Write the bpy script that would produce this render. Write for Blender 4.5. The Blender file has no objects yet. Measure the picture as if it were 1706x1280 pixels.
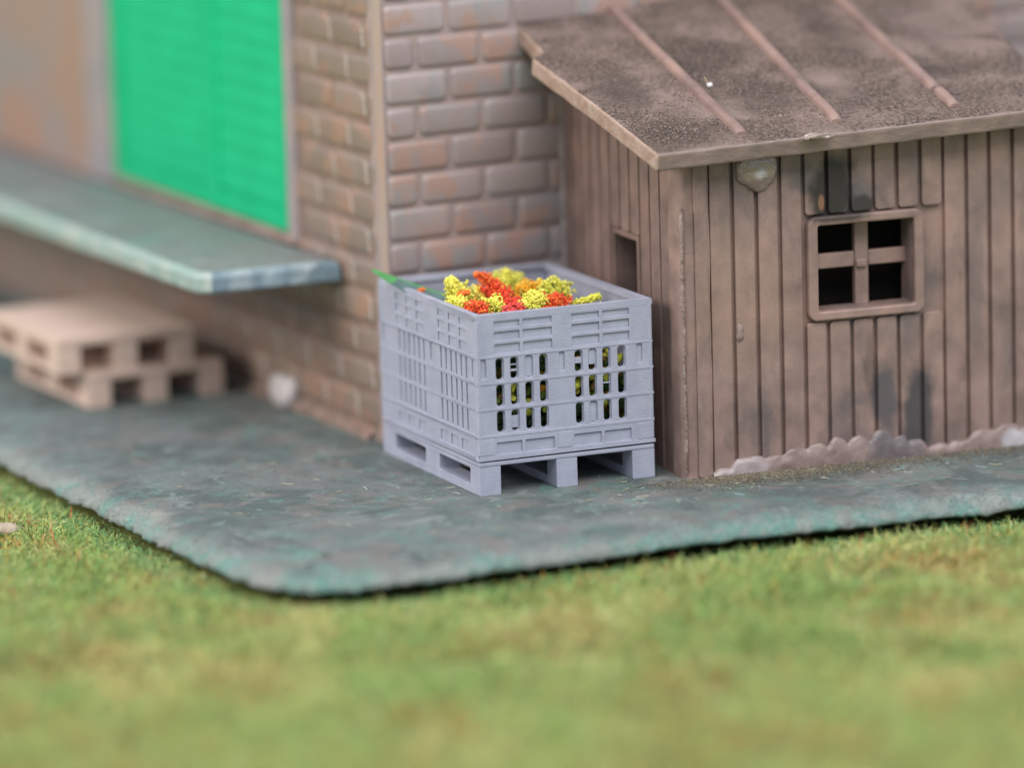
import bpy, bmesh, math, random
import numpy as np
from mathutils import Vector, Matrix, noise
random.seed(7); rng = np.random.default_rng(11)
sc = bpy.context.scene
COL = sc.collection
R = math.radians

# ------------------------------------------------------------------ camera
yaw, pitch, roll, FPX = 0.44026, 0.18937, 0.02778, 8551.2
fw = Vector((math.sin(yaw)*math.cos(pitch), math.cos(yaw)*math.cos(pitch), -math.sin(pitch)))
rt = Vector((math.cos(yaw), -math.sin(yaw), 0)); dn = fw.cross(rt)
r2 = rt*math.cos(roll)+dn*math.sin(roll); d2 = dn*math.cos(roll)-rt*math.sin(roll)
cd = bpy.data.cameras.new('camera'); cam = bpy.data.objects.new('camera', cd); COL.objects.link(cam)
mw = Matrix.Identity(4)
for i in range(3):
    mw[i][0] = r2[i]; mw[i][1] = -d2[i]; mw[i][2] = -fw[i]
mw[0][3], mw[1][3], mw[2][3] = -10.636, -22.99, 5.43
cam.matrix_world = mw
cd.sensor_fit = 'HORIZONTAL'; cd.sensor_width = 36; cd.lens = 36*FPX/1706
cd.clip_start = .1; cd.clip_end = 400
cd.dof.use_dof = True; cd.dof.focus_distance = 26.05; cd.dof.aperture_fstop = .228
sc.camera = cam

# ------------------------------------------------------------------ light
w = bpy.data.worlds.new('World'); sc.world = w; w.use_nodes = True
bg = w.node_tree.nodes['Background']; bg.inputs[0].default_value = (.77, .86, 1, 1); bg.inputs[1].default_value = .86
def area(name, loc, target, size, power, colr):
    l = bpy.data.lights.new(name, 'AREA'); l.shape = 'RECTANGLE'; l.size = size[0]; l.size_y = size[1]
    l.energy = power; l.color = colr
    o = bpy.data.objects.new(name, l); COL.objects.link(o); o.location = loc
    o.rotation_euler = (Vector(target)-Vector(loc)).to_track_quat('-Z', 'Y').to_euler(); return o
area('ceiling_softbox_lamp', (-1, -11, 15), (0, 0, 0), (18, 10), 3500, (1, .975, .965))
area('left_warm_lamp', (-16, 3, 9), (0, 1, .5), (8, 6), 2350, (1, .93, .86))  # unseen area lamp giving the warm light from the left
sc.view_settings.view_transform = 'Standard'; sc.view_settings.look = 'None'
sc.view_settings.exposure = 0; sc.view_settings.gamma = 1
sc.render.engine = 'CYCLES'

# ------------------------------------------------------------------ material helpers
class NT:
    def __init__(s, name):
        s.m = bpy.data.materials.new(name); s.m.use_nodes = True; s.t = s.m.node_tree
        s.b = s.t.nodes['Principled BSDF']; s.tc = s.n('ShaderNodeTexCoord')
        s.co = s.tc.outputs['Object']
    def n(s, k, **kw):
        o = s.t.nodes.new(k)
        for a, v in kw.items(): setattr(o, a, v)
        return o
    def l(s, a, b): s.t.links.new(a, b)
    def noise(s, scale, detail=4, rough=.55, dist=0, vec=None, stretch=None):
        v = vec or s.co
        if stretch:
            mp = s.n('ShaderNodeMapping'); mp.inputs['Scale'].default_value = stretch; s.l(v, mp.inputs[0]); v = mp.outputs[0]
        o = s.n('ShaderNodeTexNoise'); o.inputs['Scale'].default_value = scale; o.inputs['Detail'].default_value = detail
        o.inputs['Roughness'].default_value = rough; o.inputs['Distortion'].default_value = dist
        s.l(v, o.inputs['Vector']); return o.outputs['Fac']
    def ramp(s, fac, stops, interp='LINEAR'):
        o = s.n('ShaderNodeValToRGB'); cr = o.color_ramp; cr.interpolation = interp
        while len(cr.elements) < len(stops): cr.elements.new(.5)
        for e, (p, c) in zip(cr.elements, stops):
            e.position = p; e.color = (c, c, c, 1) if isinstance(c, (int, float)) else (*c, 1)
        s.l(fac, o.inputs[0]); return o.outputs[0]
    def mix(s, fac, a, b, mode='MIX'):
        o = s.n('ShaderNodeMix', data_type='RGBA', blend_type=mode)
        for sock, v in ((o.inputs[0], fac), (o.inputs[6], a), (o.inputs[7], b)):
            if isinstance(v, (int, float)): sock.default_value = v
            elif isinstance(v, tuple): sock.default_value = (*v, 1)
            else: s.l(v, sock)
        return o.outputs[2]
    def math(s, op, a, b=0., clamp=False):
        o = s.n('ShaderNodeMath', operation=op, use_clamp=clamp)
        for i, v in enumerate((a, b)):
            if isinstance(v, (int, float)): o.inputs[i].default_value = v
            else: s.l(v, o.inputs[i])
        return o.outputs[0]
    def blob(s, centre, radii, soft=.5, wob=.5, wscale=6):
        """soft-edged patch of dirt or painted sheen in object space, 0..1"""
        v = s.n('ShaderNodeVectorMath', operation='SUBTRACT'); s.l(s.co, v.inputs[0]); v.inputs[1].default_value = centre
        d = s.n('ShaderNodeVectorMath', operation='DIVIDE'); s.l(v.outputs[0], d.inputs[0]); d.inputs[1].default_value = radii
        q = s.n('ShaderNodeVectorMath', operation='LENGTH'); s.l(d.outputs[0], q.inputs[0])
        x = s.math('ADD', q.outputs['Value'], s.math('MULTIPLY', s.math('SUBTRACT', s.noise(wscale, 4), .5), wob*2))
        mr = s.n('ShaderNodeMapRange', interpolation_type='SMOOTHSTEP'); s.l(x, mr.inputs[0])
        mr.inputs[1].default_value = 1; mr.inputs[2].default_value = 1-soft; mr.inputs[3].default_value = 0; mr.inputs[4].default_value = 1
        return mr.outputs[0]
    def bump(s, h, strength=.3, dist=.01, prev=None):
        o = s.n('ShaderNodeBump'); o.inputs['Strength'].default_value = strength; o.inputs['Distance'].default_value = dist
        s.l(h, o.inputs['Height'])
        if prev is not None: s.l(prev, o.inputs['Normal'])
        s.l(o.outputs[0], s.b.inputs['Normal']); return o.outputs[0]
    def done(s, colr, rough=.5, spec=.5, sheen=0):
        if isinstance(colr, tuple): s.b.inputs['Base Color'].default_value = (*colr, 1)
        else: s.l(colr, s.b.inputs['Base Color'])
        if isinstance(rough, (int, float)): s.b.inputs['Roughness'].default_value = rough
        else: s.l(rough, s.b.inputs['Roughness'])
        s.b.inputs['Specular IOR Level'].default_value = spec
        return s.m

# lavender grey 3D-printed resin with fine layer lines
k = NT('printed_plastic')
c = k.mix(k.ramp(k.noise(9, 5), [(.35, 0), (.7, 1)]), (.325, .335, .415), (.39, .40, .48))
wv = k.n('ShaderNodeTexWave', wave_type='BANDS', bands_direction='Z'); wv.inputs['Scale'].default_value = 26
wv.inputs['Distortion'].default_value = .8; wv.inputs['Detail'].default_value = 2; k.l(k.co, wv.inputs[0])
b1 = k.bump(wv.outputs['Fac'], .16, .004); k.bump(k.noise(70, 4), .35, .006, b1)
M_crate = k.done(c, .48, .45)

# brown moulded plastic, weathered, for the shed
def brown(name, stains=(), tint=1.0, dirt=.45, scale=5):
    k = NT(name)
    t = lambda a: tuple(x*tint for x in a)
    c = k.mix(k.ramp(k.noise(scale, 5, .6), [(.3, 0), (.7, 1)]), t((.185, .122, .104)), t((.335, .222, .186)))
    c = k.mix(k.ramp(k.noise(3.1, 3), [(.52, 0), (.68, .6)]), c, t((.38, .235, .19)))
    c = k.mix(k.math('MULTIPLY', k.ramp(k.noise(2.3, 5, .6, .6, stretch=(1.6, 1.6, .8)), [(.5, 0), (.72, 1)]), dirt), c, (.095, .085, .088))
    c = k.mix(k.ramp(k.noise(60, 3, .6, 0, stretch=(1, 1, .12)), [(.62, 0), (.78, .22)]), c, (.42, .33, .28))
    for ce, ra, amt, cc in stains:
        c = k.mix(k.math('MULTIPLY', k.blob(ce, ra), amt), c, cc)
    b = k.bump(k.noise(14, 4, .6, 0, stretch=(1, 1, .15)), .6, .014); k.bump(k.noise(90, 4), .4, .005, b)
    return k.done(c, k.ramp(k.noise(6, 3), [(.3, .42), (.7, .62)]), .5)
DK = (.030, .023, .021)
M_plank = brown('weathered_brown_plank', dirt=.7, stains= [((.68, -.02, 1.5), (.10, .3, .12), .6, (.10, .09, .09)), ((.93, -.02, 1.38), (.18, .3, .15), .85, (.095, .09, .095)),
    ((.83, -.02, 1.42), (.17, .3, .24), 1.0, DK), ((.98, -.02, 1.34), (.10, .3, .08), .9, DK), ((1.10, 0, .30), (.10, .3, .24), .8, (.075, .072, .08)), ((1.30, 0, .22), (.12, .3, .30), .9, (.055, .052, .056)),
    ((1.62, 0, .9), (.07, .3, .5), .35, (.08, .075, .085)), ((1.72, 0, 1.3), (.2, .3, .2), .35, (.12, .1, .1)), ((.76, -.02, 1.37), (.022, .2, .05), .6, (.36, .17, .10)),
    ((1.02, 0, .5), (.05, .3, .2), .4, DK), ((.33, 0, .9), (.3, .3, .5), .25, (.36, .24, .17))])
M_side = brown('weathered_brown_side', [((0, 1.1, 1.3), (.3, .5, .5), .35, (.13, .10, .10))], .82, .3)
M_frame = brown('brown_window_plastic', [((.85, -.03, 1.30), (.22, .3, .05), .85, DK)], 1.05, .2)
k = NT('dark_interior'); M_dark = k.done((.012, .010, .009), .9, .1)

# roof: same plastic under a gritty flocked dirt layer
k = NT('gritty_brown_roof')
c = k.mix(k.ramp(k.noise(4, 5, .6), [(.3, 0), (.7, 1)]), (.275, .198, .170), (.415, .300, .255))
grit = k.ramp(k.noise(42, 5, .8), [(.42, 0), (.56, 1)])
pat = k.ramp(k.noise(2.4, 5, .66, .5), [(.40, .0), (.56, 1)])
c = k.mix(k.math('MULTIPLY', grit, pat), c, (.085, .060, .048))
for ce, ra, a in [((.16, .22, 0), (.36, .26, .3), 1.0), ((.75, 1.15, 0), (.35, .4, .3), .85), ((.80, .55, 0), (.22, .5, .3), .6), ((1.9, .62, 0), (.34, .14, .3), .9), ((.15, .85, 0), (.22, .35, .3), .8), ((1.5, 1.3, 0), (.25, .5, .3), .6), ((1.25, .45, 0), (.3, .25, .3), .4)]:
    c = k.mix(k.math('MULTIPLY', k.math('MULTIPLY', k.blob(ce, ra, .8), a), k.ramp(k.noise(55, 3, .7), [(.3, .35), (.6, 1)])), c, (.070, .052, .045))
c = k.mix(k.math('MULTIPLY', k.blob((2.1, 1.25, 0), (.3, .6, .3), .8, .3), .6), c, (.31, .225, .20))
c = k.mix(k.ramp(k.noise(140, 2, .6), [(.63, 0), (.72, .55)]), c, (.46, .37, .32))
b = k.bump(k.noise(50, 5, .75), 1, .03); M_roof = k.done(c, .78, .25)
M_batten = brown('brown_batten_plastic', [], 1.0, .3)
k = NT('roof_edge_plastic')
c = k.mix(k.ramp(k.noise(6, 4), [(.35, 0), (.65, 1)]), (.215, .150, .133), (.30, .215, .19))
c = k.mix(k.ramp(k.noise(2.6, 4), [(.5, 0), (.66, .6)]), c, (.15, .12, .10))
k.bump(k.noise(22, 4, .6, 0, stretch=(.4, .4, 1)), .5, .015); M_edge = k.done(c, .5, .5)
k = NT('raw_edge_plastic')
c = k.mix(k.ramp(k.noise(9, 5, .7, .5), [(.35, 0), (.65, 1)]), (.33, .205, .155), (.46, .34, .28))
k.bump(k.noise(18, 5, .7), .8, .02); M_raw = k.done(c, .5, .5)

# brick building
def brick(name, a, b_, c_, spots):
    k = NT(name)
    at = k.n('ShaderNodeAttribute', attribute_name='tone')
    c = k.mix(at.outputs['Fac'], a, b_)
    c = k.mix(k.ramp(k.noise(2.6, 3, .5, 1.2), [(.50, 0), (.60, .75)]), c, c_)
    c = k.mix(k.ramp(k.noise(3.7, 3, .5, 1.0, stretch=(1.3, 1, .8)), [(.52, 0), (.64, .8)]), c, spots)
    c = k.mix(k.ramp(k.noise(40, 3), [(.55, 0), (.8, .25)]), c, (.45, .40, .38))
    k.bump(k.noise(45, 4), .25, .006); return k.done(c, .42, .5)
M_brickR = brick('grey_red_brick', (.28, .218, .208), (.37, .30, .29), (.38, .225, .17), (.265, .262, .26))
M_brickL = brick('tan_brick', (.205, .145, .112), (.26, .188, .150), (.33, .185, .125), (.21, .165, .13))
k = NT('brick_joint'); c = k.mix(k.ramp(k.noise(5, 3), [(.4, 0), (.6, 1)]), (.28, .225, .22), (.36, .265, .24)); M_mortR = k.done(c, .5, .5)
k = NT('brick_joint_tan'); c = k.mix(k.ramp(k.noise(5, 3), [(.4, 0), (.6, 1)]), (.21, .14, .11), (.28, .19, .15)); M_mortL = k.done(c, .45, .5)
k = NT('worn_joint'); M_worn = k.done((.55, .47, .42), .35, .6)
k = NT('corner_trim'); c = k.mix(k.ramp(k.noise(2.2, 4, .5, 0), [(.35, 0), (.65, 1)]), (.37, .30, .26), (.42, .27, .21)); M_trim = k.done(c, .45, .5)
k = NT('plaster_mottled'); c = k.mix(k.ramp(k.noise(1.6, 4), [(.4, 0), (.62, 1)]), (.30, .22, .195), (.255, .235, .22))
c = k.mix(k.ramp(k.noise(.9, 2, .5, 1), [(.44, 0), (.60, .85)]), c, (.36, .205, .13)); M_plaster = k.done(c, .5, .4)
k = NT('grey_door_frame'); c = k.mix(k.ramp(k.noise(4, 3), [(.4, 0), (.6, 1)]), (.27, .245, .255), (.33, .27, .26)); M_dframe = k.done(c, .5, .4)
k = NT('bright_green_shutter'); c = k.mix(k.ramp(k.noise(3, 3), [(.3, 0), (.7, 1)]), (.002, .405, .172), (.004, .46, .200)); k.bump(k.noise(30, 3), .1, .004)
M_green = k.done(c, .5, .22)

# slab: painted grey, teal and green with torn edges
def slabmat(name, teal=1.0):
    k = NT(name)
    c = k.mix(k.ramp(k.noise(1.4, 5, .6, .4), [(.38, 0), (.6, 1)]), (.170, .192, .188), (.245, .252, .245))
    c = k.mix(k.math('MULTIPLY', k.ramp(k.noise(1.9, 5, .62, .8), [(.45, 0), (.62, 1)]), .8*teal), c, (.150, .265, .240))
    c = k.mix(k.math('MULTIPLY', k.ramp(k.noise(3.2, 4, .6, 1.2), [(.58, 0), (.76, 1)]), .4*teal), c, (.17, .30, .26))
    c = k.mix(k.ramp(k.noise(7, 5, .65, .6), [(.52, 0), (.68, .55)]), c, (.30, .32, .29))
    c = k.mix(k.ramp(k.noise(5.1, 4, .6, 1), [(.66, 0), (.74, .5)]), c, (.24, .13, .12))
    c = k.mix(k.ramp(k.noise(26, 5, .7, 1.0, stretch=(.35, 1, 1)), [(.52, 0), (.72, .5)]), c, (.10, .115, .105))
    c = k.mix(k.ramp(k.noise(33, 4, .7, 1.5, stretch=(.25, 1, 1)), [(.60, 0), (.74, .45)]), c, (.34, .38, .34))
    return k, c
k, c = slabmat('painted_slab')
for ce, ra, a, cc in [((1.55, -.50, 0), (.7, .22, .3), .75, (.14, .115, .085)), ((1.95, -.62, 0), (.8, .14, .3), .5, (.26, .235, .205)), ((.6, -.12, 0), (.55, .25, .3), .6, (.10, .20, .17)),
                      ((-.5, .9, 0), (.7, .7, .3), .6, (.20, .20, .20)), ((-.9, 2.4, 0), (1.2, 1.2, .3), .6, (.165, .175, .18)), ((-1.3, -.75, 0), (.14, .45, .3), .55, (.17, .42, .33)),
                      ((-1.6, .55, -.05), (.16, .4, .3), .75, (.40, .38, .33)), ((-1.65, 1.4, -.05), (.14, .4, .3), .6, (.36, .38, .34)), ((-.9, -1.15, 0), (.35, .16, .3), .6, (.22, .205, .20)), ((1.3, -1.25, 0), (1.5, .09, .3), .5, (.20, .42, .35))]:
    c = k.mix(k.math('MULTIPLY', k.blob(ce, ra, .7), a), c, cc)
c = k.mix(k.ramp(k.noise(14, 6, .72, 1.2), [(.36, .3), (.60, 0)]), c, (.12, .15, .145))
c = k.mix(k.ramp(k.noise(17, 6, .72, 1.6, vec=None, stretch=(.7, 1.2, 1)), [(.54, 0), (.72, .8)]), c, (.31, .35, .32))
c = k.mix(k.ramp(k.noise(120, 3, .6), [(.60, 0), (.72, .35)]), c, (.40, .42, .40))
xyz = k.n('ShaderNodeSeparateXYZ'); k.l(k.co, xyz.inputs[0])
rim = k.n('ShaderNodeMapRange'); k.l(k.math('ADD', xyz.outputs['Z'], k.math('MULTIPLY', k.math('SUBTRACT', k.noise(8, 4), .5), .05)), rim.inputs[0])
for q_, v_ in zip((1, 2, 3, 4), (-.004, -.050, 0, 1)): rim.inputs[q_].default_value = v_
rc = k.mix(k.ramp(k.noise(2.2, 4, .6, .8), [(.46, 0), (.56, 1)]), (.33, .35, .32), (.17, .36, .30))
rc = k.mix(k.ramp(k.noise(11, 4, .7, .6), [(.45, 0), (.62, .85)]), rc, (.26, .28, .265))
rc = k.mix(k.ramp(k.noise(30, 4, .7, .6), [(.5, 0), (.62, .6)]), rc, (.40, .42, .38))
c = k.mix(k.ramp(k.noise(1.7, 5, .62, .6), [(.45, .0), (.58, .85)]), c, (.105, .130, .124))
c = k.mix(k.ramp(k.noise(2.7, 5, .62, .9), [(.52, 0), (.62, .8)]), c, (.225, .205, .19))
c = k.mix(k.ramp(k.noise(4.3, 5, .62, .9), [(.56, 0), (.68, .7)]), c, (.150, .285, .250))
c = k.mix(k.ramp(k.noise(6.5, 5, .7, .7), [(.56, 0), (.66, .7)]), c, (.30, .34, .32))
c = k.mix(k.math('MULTIPLY', rim.outputs[0], .8), c, rc)  # paler rim paint; light caught by the sloped edge is put into it
b = k.bump(k.noise(7, 5, .65, .8), .9, .04); b = k.bump(k.noise(40, 5, .75, .8), 1, .020, b)
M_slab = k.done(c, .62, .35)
k, c = slabmat('painted_ledge', .9); c = k.mix(k.ramp(k.noise(1.6, 5, .62, .6), [(.42, 0), (.6, .7)]), c, (.20, .195, .19)); k.bump(k.noise(9, 5, .65), .9, .04); M_ledge = k.done(c, .6, .35)
k = NT('ledge_edge_paint')
c = k.mix(k.ramp(k.noise(2.4, 3, .5, .6), [(.42, 0), (.58, 1)]), (.30, .38, .36), (.26, .37, .32))
c = k.mix(k.ramp(k.noise(3.4, 3, .4), [(.46, 0), (.62, .7)]), c, (.42, .43, .38)); M_ledge_rim = k.done(c, .5, .4)
k = NT('ledge_end_paint')
c = k.mix(k.ramp(k.noise(5.2, 2, .4), [(.40, 0), (.58, 1)]), (.17, .24, .28), (.34, .40, .42)); M_ledge_end = k.done(c, .45, .45)
k = NT('pallet_wood'); c = k.mix(k.ramp(k.noise(5, 4, .5, 0, stretch=(1, 6, 6)), [(.35, 0), (.7, 1)]), (.57, .42, .34), (.70, .52, .43)); M_pallet = k.done(c, .55, .35)
k = NT('glue_clear')
c = k.mix(k.ramp(k.noise(12, 4), [(.35, 0), (.65, 1)]), (.24, .165, .14), (.31, .23, .20))
c = k.mix(k.blob((.41, -.09, 1.545), (.055, .2, .035), .8, .5, 18), c, (.52, .49, .54)); k.bump(k.noise(11, 3), .6, .05); k.b.inputs['Coat Weight'].default_value = .5  # milky patch with a pale violet sheen painted into the base colour
k.b.inputs['Coat Roughness'].default_value = .15; M_glue = k.done(c, .13, .9)
k = NT('glue_base')
c = k.mix(k.ramp(k.noise(9, 4), [(.35, 0), (.65, 1)]), (.205, .14, .122), (.29, .205, .18))
c = k.mix(k.math('MULTIPLY', k.blob((.28, -.05, .02), (.20, .3, .075), .5, .5, 14), .8), c, (.36, .30, .30)); c = k.mix(k.math('MULTIPLY', k.blob((1.15, -.05, .1), (.2, .3, .2), .5), .7), c, (.10, .09, .10))
c = k.mix(k.blob((1.83, -.06, .03), (.10, .3, .07), .5, .4, 14), c, (.46, .42, .43))
k.bump(k.noise(30, 4), .5, .012); M_glueb = k.done(c, .38, .6)
k = NT('glue_white'); k.bump(k.noise(15, 3), .3, .01); M_gluew = k.done((.52, .48, .47), .4, .5)
def plain(name, colr, rough=.6, spec=.3, var=.25, sc_=30):
    k = NT(name); lo = tuple(x*(1-var) for x in colr)
    c = k.mix(k.ramp(k.noise(sc_, 3), [(.35, 0), (.65, 1)]), lo, colr); return k.done(c, rough, spec)
k = NT('turf_ground')
c = k.mix(k.ramp(k.noise(3, 5, .6), [(.35, 0), (.65, 1)]), (.22, .27, .08), (.34, .36, .12))
c = k.mix(k.ramp(k.noise(20, 4, .6), [(.5, 0), (.7, .7)]), c, (.20, .13, .05)); k.bump(k.noise(25, 4), .8, .04); M_turf = k.done(c, .9, .1)
k = NT('grass_fibre'); at = k.n('ShaderNodeAttribute', attribute_name='tint'); M_grass = k.done(at.outputs['Color'], .6, .25)
k.b.inputs['Subsurface Weight'].default_value = 0

# ------------------------------------------------------------------ mesh helpers
def frame_box(lo, hi, out=None):
    (x0, y0, z0), (x1, y1, z1) = lo, hi
    v = [(x, y, z) for z in (z0, z1) for y in (y0, y1) for x in (x0, x1)]
    f = [(0, 2, 3, 1), (4, 5, 7, 6), (0, 1, 5, 4), (2, 6, 7, 3), (0, 4, 6, 2), (1, 3, 7, 5)]
    return v, f
class MB:
    def __init__(s): s.v = []; s.f = []; s.mi = []; s.tone = []
    def add(s, v, f, mi=0, tone=.5):
        n = len(s.v); s.v += [tuple(p) for p in v]; s.f += [tuple(i+n for i in q) for q in f]; s.mi += [mi]*len(f); s.tone += [tone]*len(f)
    def box(s, lo, hi, mi=0, tone=.5): s.add(*frame_box(lo, hi), mi, tone); return s
    def sheet(s, outline, holes, y0, y1, mi=0, bev=0, M=None):
        """flat plate in the XZ plane with holes, thickness y0..y1; M maps the local points"""
        cu = bpy.data.curves.new('t', 'CURVE'); cu.dimensions = '2D'; cu.fill_mode = 'BOTH'
        cu.extrude = abs(y1-y0)/2-bev; cu.bevel_depth = bev; cu.bevel_resolution = 1; cu.offset = -bev
        for poly in [outline]+holes:
            sp = cu.splines.new('POLY'); sp.points.add(len(poly)-1); sp.use_cyclic_u = True
            for p, q in zip(sp.points, poly): p.co = (q[0], q[1], 0, 1)
        o = bpy.data.objects.new('t', cu); COL.objects.link(o)
        dg = bpy.context.evaluated_depsgraph_get(); me = bpy.data.meshes.new_from_object(o.evaluated_get(dg))
        ym = (y0+y1)/2
        vs = [Vector((q.co.x, ym-q.co.z, q.co.y)) for q in me.vertices]
        if M is not None: vs = [M @ q for q in vs]
        s.add(vs, [tuple(p.vertices) for p in me.polygons], mi)
        bpy.data.objects.remove(o); bpy.data.curves.remove(cu); bpy.data.meshes.remove(me); return s
    def build(s, name, mats, parent=None, bevel=0, seg=2, smooth=False, wob=0, M=None, kind=None, clean=True):
        me = bpy.data.meshes.new(name)
        v = [Vector(p) for p in s.v]
        if wob:
            v = [p + noise.noise_vector(p*5)*wob + noise.noise_vector(p*17)*wob*.35 for p in v]
        me.from_pydata([tuple(p) for p in v], [], s.f)
        if not isinstance(mats, (list, tuple)): mats = [mats]
        for m in mats: me.materials.append(m)
        for p, i in zip(me.polygons, s.mi): p.material_index = i
        a = me.attributes.new('tone', 'FLOAT', 'FACE'); a.data.foreach_set('value', s.tone)
        if clean:
            bm = bmesh.new(); bm.from_mesh(me); bmesh.ops.remove_doubles(bm, verts=bm.verts, dist=1e-5)
            bmesh.ops.recalc_face_normals(bm, faces=bm.faces); bm.to_mesh(me); bm.free()
        o = bpy.data.objects.new(name, me); COL.objects.link(o)
        if parent: o.parent = parent
        if M is not None: o.matrix_local = M
        if bevel:
            b = o.modifiers.new('b', 'BEVEL'); b.width = bevel; b.segments = seg; b.limit_method = 'ANGLE'; b.angle_limit = R(35)
        if smooth or bevel: me.shade_smooth() if smooth else None
        if bevel and not smooth:
            me.shade_smooth(); wn = o.modifiers.new('w', 'WEIGHTED_NORMAL'); wn.keep_sharp = False
        if kind: o['kind'] = kind
        return o
def tag(o, label, cat, group=None):
    o['label'] = label; o['category'] = cat
    if group: o['group'] = group
    return o
def thing(name, loc, rz, label, cat, group=None):
    o = bpy.data.objects.new(name, None); COL.objects.link(o); o.location = loc; o.rotation_euler = (0, 0, rz)
    o.empty_display_size = .1
    return tag(o, label, cat, group)
def rrect(x0, z0, x1, z1, r, n=4):
    r = min(r, (x1-x0)/2-1e-4, (z1-z0)/2-1e-4); P = []
    for cx, cz, a0 in ((x1-r, z0+r, -90), (x1-r, z1-r, 0), (x0+r, z1-r, 90), (x0+r, z0+r, 180)):
        for i in range(n+1):
            a = R(a0+90*i/n); P.append((cx+r*math.cos(a), cz+r*math.sin(a)))
    return P
def rect(x0, z0, x1, z1): return [(x0, z0), (x1, z0), (x1, z1), (x0, z1)]
def vnoise(x, y, s, seed=0):
    """smooth 2D value noise in numpy"""
    g = np.random.default_rng(seed).random((256, 256)); x = x*s+91.3; y = y*s+47.7
    i = np.floor(x).astype(int); j = np.floor(y).astype(int); u = x-i; v = y-j; u = u*u*(3-2*u); v = v*v*(3-2*v)
    G = lambda a, b: g[a % 256, b % 256]
    return (G(i, j)*(1-u)+G(i+1, j)*u)*(1-v)+(G(i, j+1)*(1-u)+G(i+1, j+1)*u)*v

# ------------------------------------------------------------------ setting: turf and slab
GZ = -.25
m = MB(); N = 60
xs = np.linspace(-30, 40, N)
v = [(x, y, GZ) for y in xs for x in xs]; f = [(j*N+i, j*N+i+1, (j+1)*N+i+1, (j+1)*N+i) for j in range(N-1) for i in range(N-1)]
m.add(v, f); m.build('ground', M_turf, kind='structure', clean=False)

def catmull(P, n=14):
    out = []
    for i in range(len(P)-1):
        p0 = P[max(i-1, 0)]; p1 = P[i]; p2 = P[i+1]; p3 = P[min(i+2, len(P)-1)]
        for t in np.linspace(0, 1, n, endpoint=False):
            out.append(tuple(.5*(2*b_+(c_-a_)*t+(2*a_-5*b_+4*c_-d_)*t*t+(-a_+3*b_-3*c_+d_)*t**3) for a_, b_, c_, d_ in zip(p0, p1, p2, p3)))
    return out+[P[-1]]
edge = [(-1.66, 9), (-1.655, 4), (-1.642, 2.56), (-1.639, 1.22), (-1.637, .39), (-1.618, -.25), (-1.60, -.66), (-1.565, -.93), (-1.44, -1.115), (-1.16, -1.19), (-.75, -1.215),
        (-.245, -1.205), (.735, -1.19), (1.714, -1.265), (2.374, -1.35), (4, -1.5), (9, -1.9)]
E_ = catmull(edge, 22); n = len(E_)
Nn = []
for i in range(n):
    a = Vector(E_[max(i-1, 0)]); b = Vector(E_[min(i+1, n-1)]); t = (b-a).normalized(); Nn.append(Vector((-t.y, t.x)))
# inward normal: the slab lies to the left of the running direction
rings = [(.45, -.14), (.05, -.112), (-.005, -.103), (-.008, -.088), (.012, -.066), (.038, -.044), (.068, -.025), (.11, -.010), (.18, -.002), (.4, 0)]
m = MB(); vs = []
for ri, (ins, z) in enumerate(rings):
    for i, (p, q) in enumerate(zip(E_, Nn)):
        pp = Vector(p); w1 = (noise.noise(Vector((pp.x*1.3, pp.y*1.3, 3)))*.02+noise.noise(Vector((pp.x*9, pp.y*9, 5)))*.018) * (1 if ri < 8 else .3)
        rag = noise.noise(Vector((pp.x*28, pp.y*28, ri*.7)))*.022 if 2 <= ri < 8 else 0
        x = pp.x+q.x*(ins+w1+rag); y = pp.y+q.y*(ins+w1+rag)
        zz = z + (noise.noise(Vector((x*16, y*16, 1.7)))*.010 + noise.noise(Vector((x*34, y*34, 2.7)))*.006 + noise.noise(Vector((x*3, y*3, 9)))*.012 if 2 <= ri < 9 else 0)
        vs.append((x, y, zz))
fs = [(r*n+i, r*n+i+1, (r+1)*n+i+1, (r+1)*n+i) for r in range(len(rings)-1) for i in range(n-1)]
# flat inside: polygon closed by the far corner
last = (len(rings)-1)*n; vs.append((9, 9, 0)); fs.append(tuple([last+i for i in range(n)]+[len(vs)-1]))
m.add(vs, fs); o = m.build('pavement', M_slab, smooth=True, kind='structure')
for p in o.data.polygons: p.use_smooth = len(p.vertices) < 5

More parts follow.
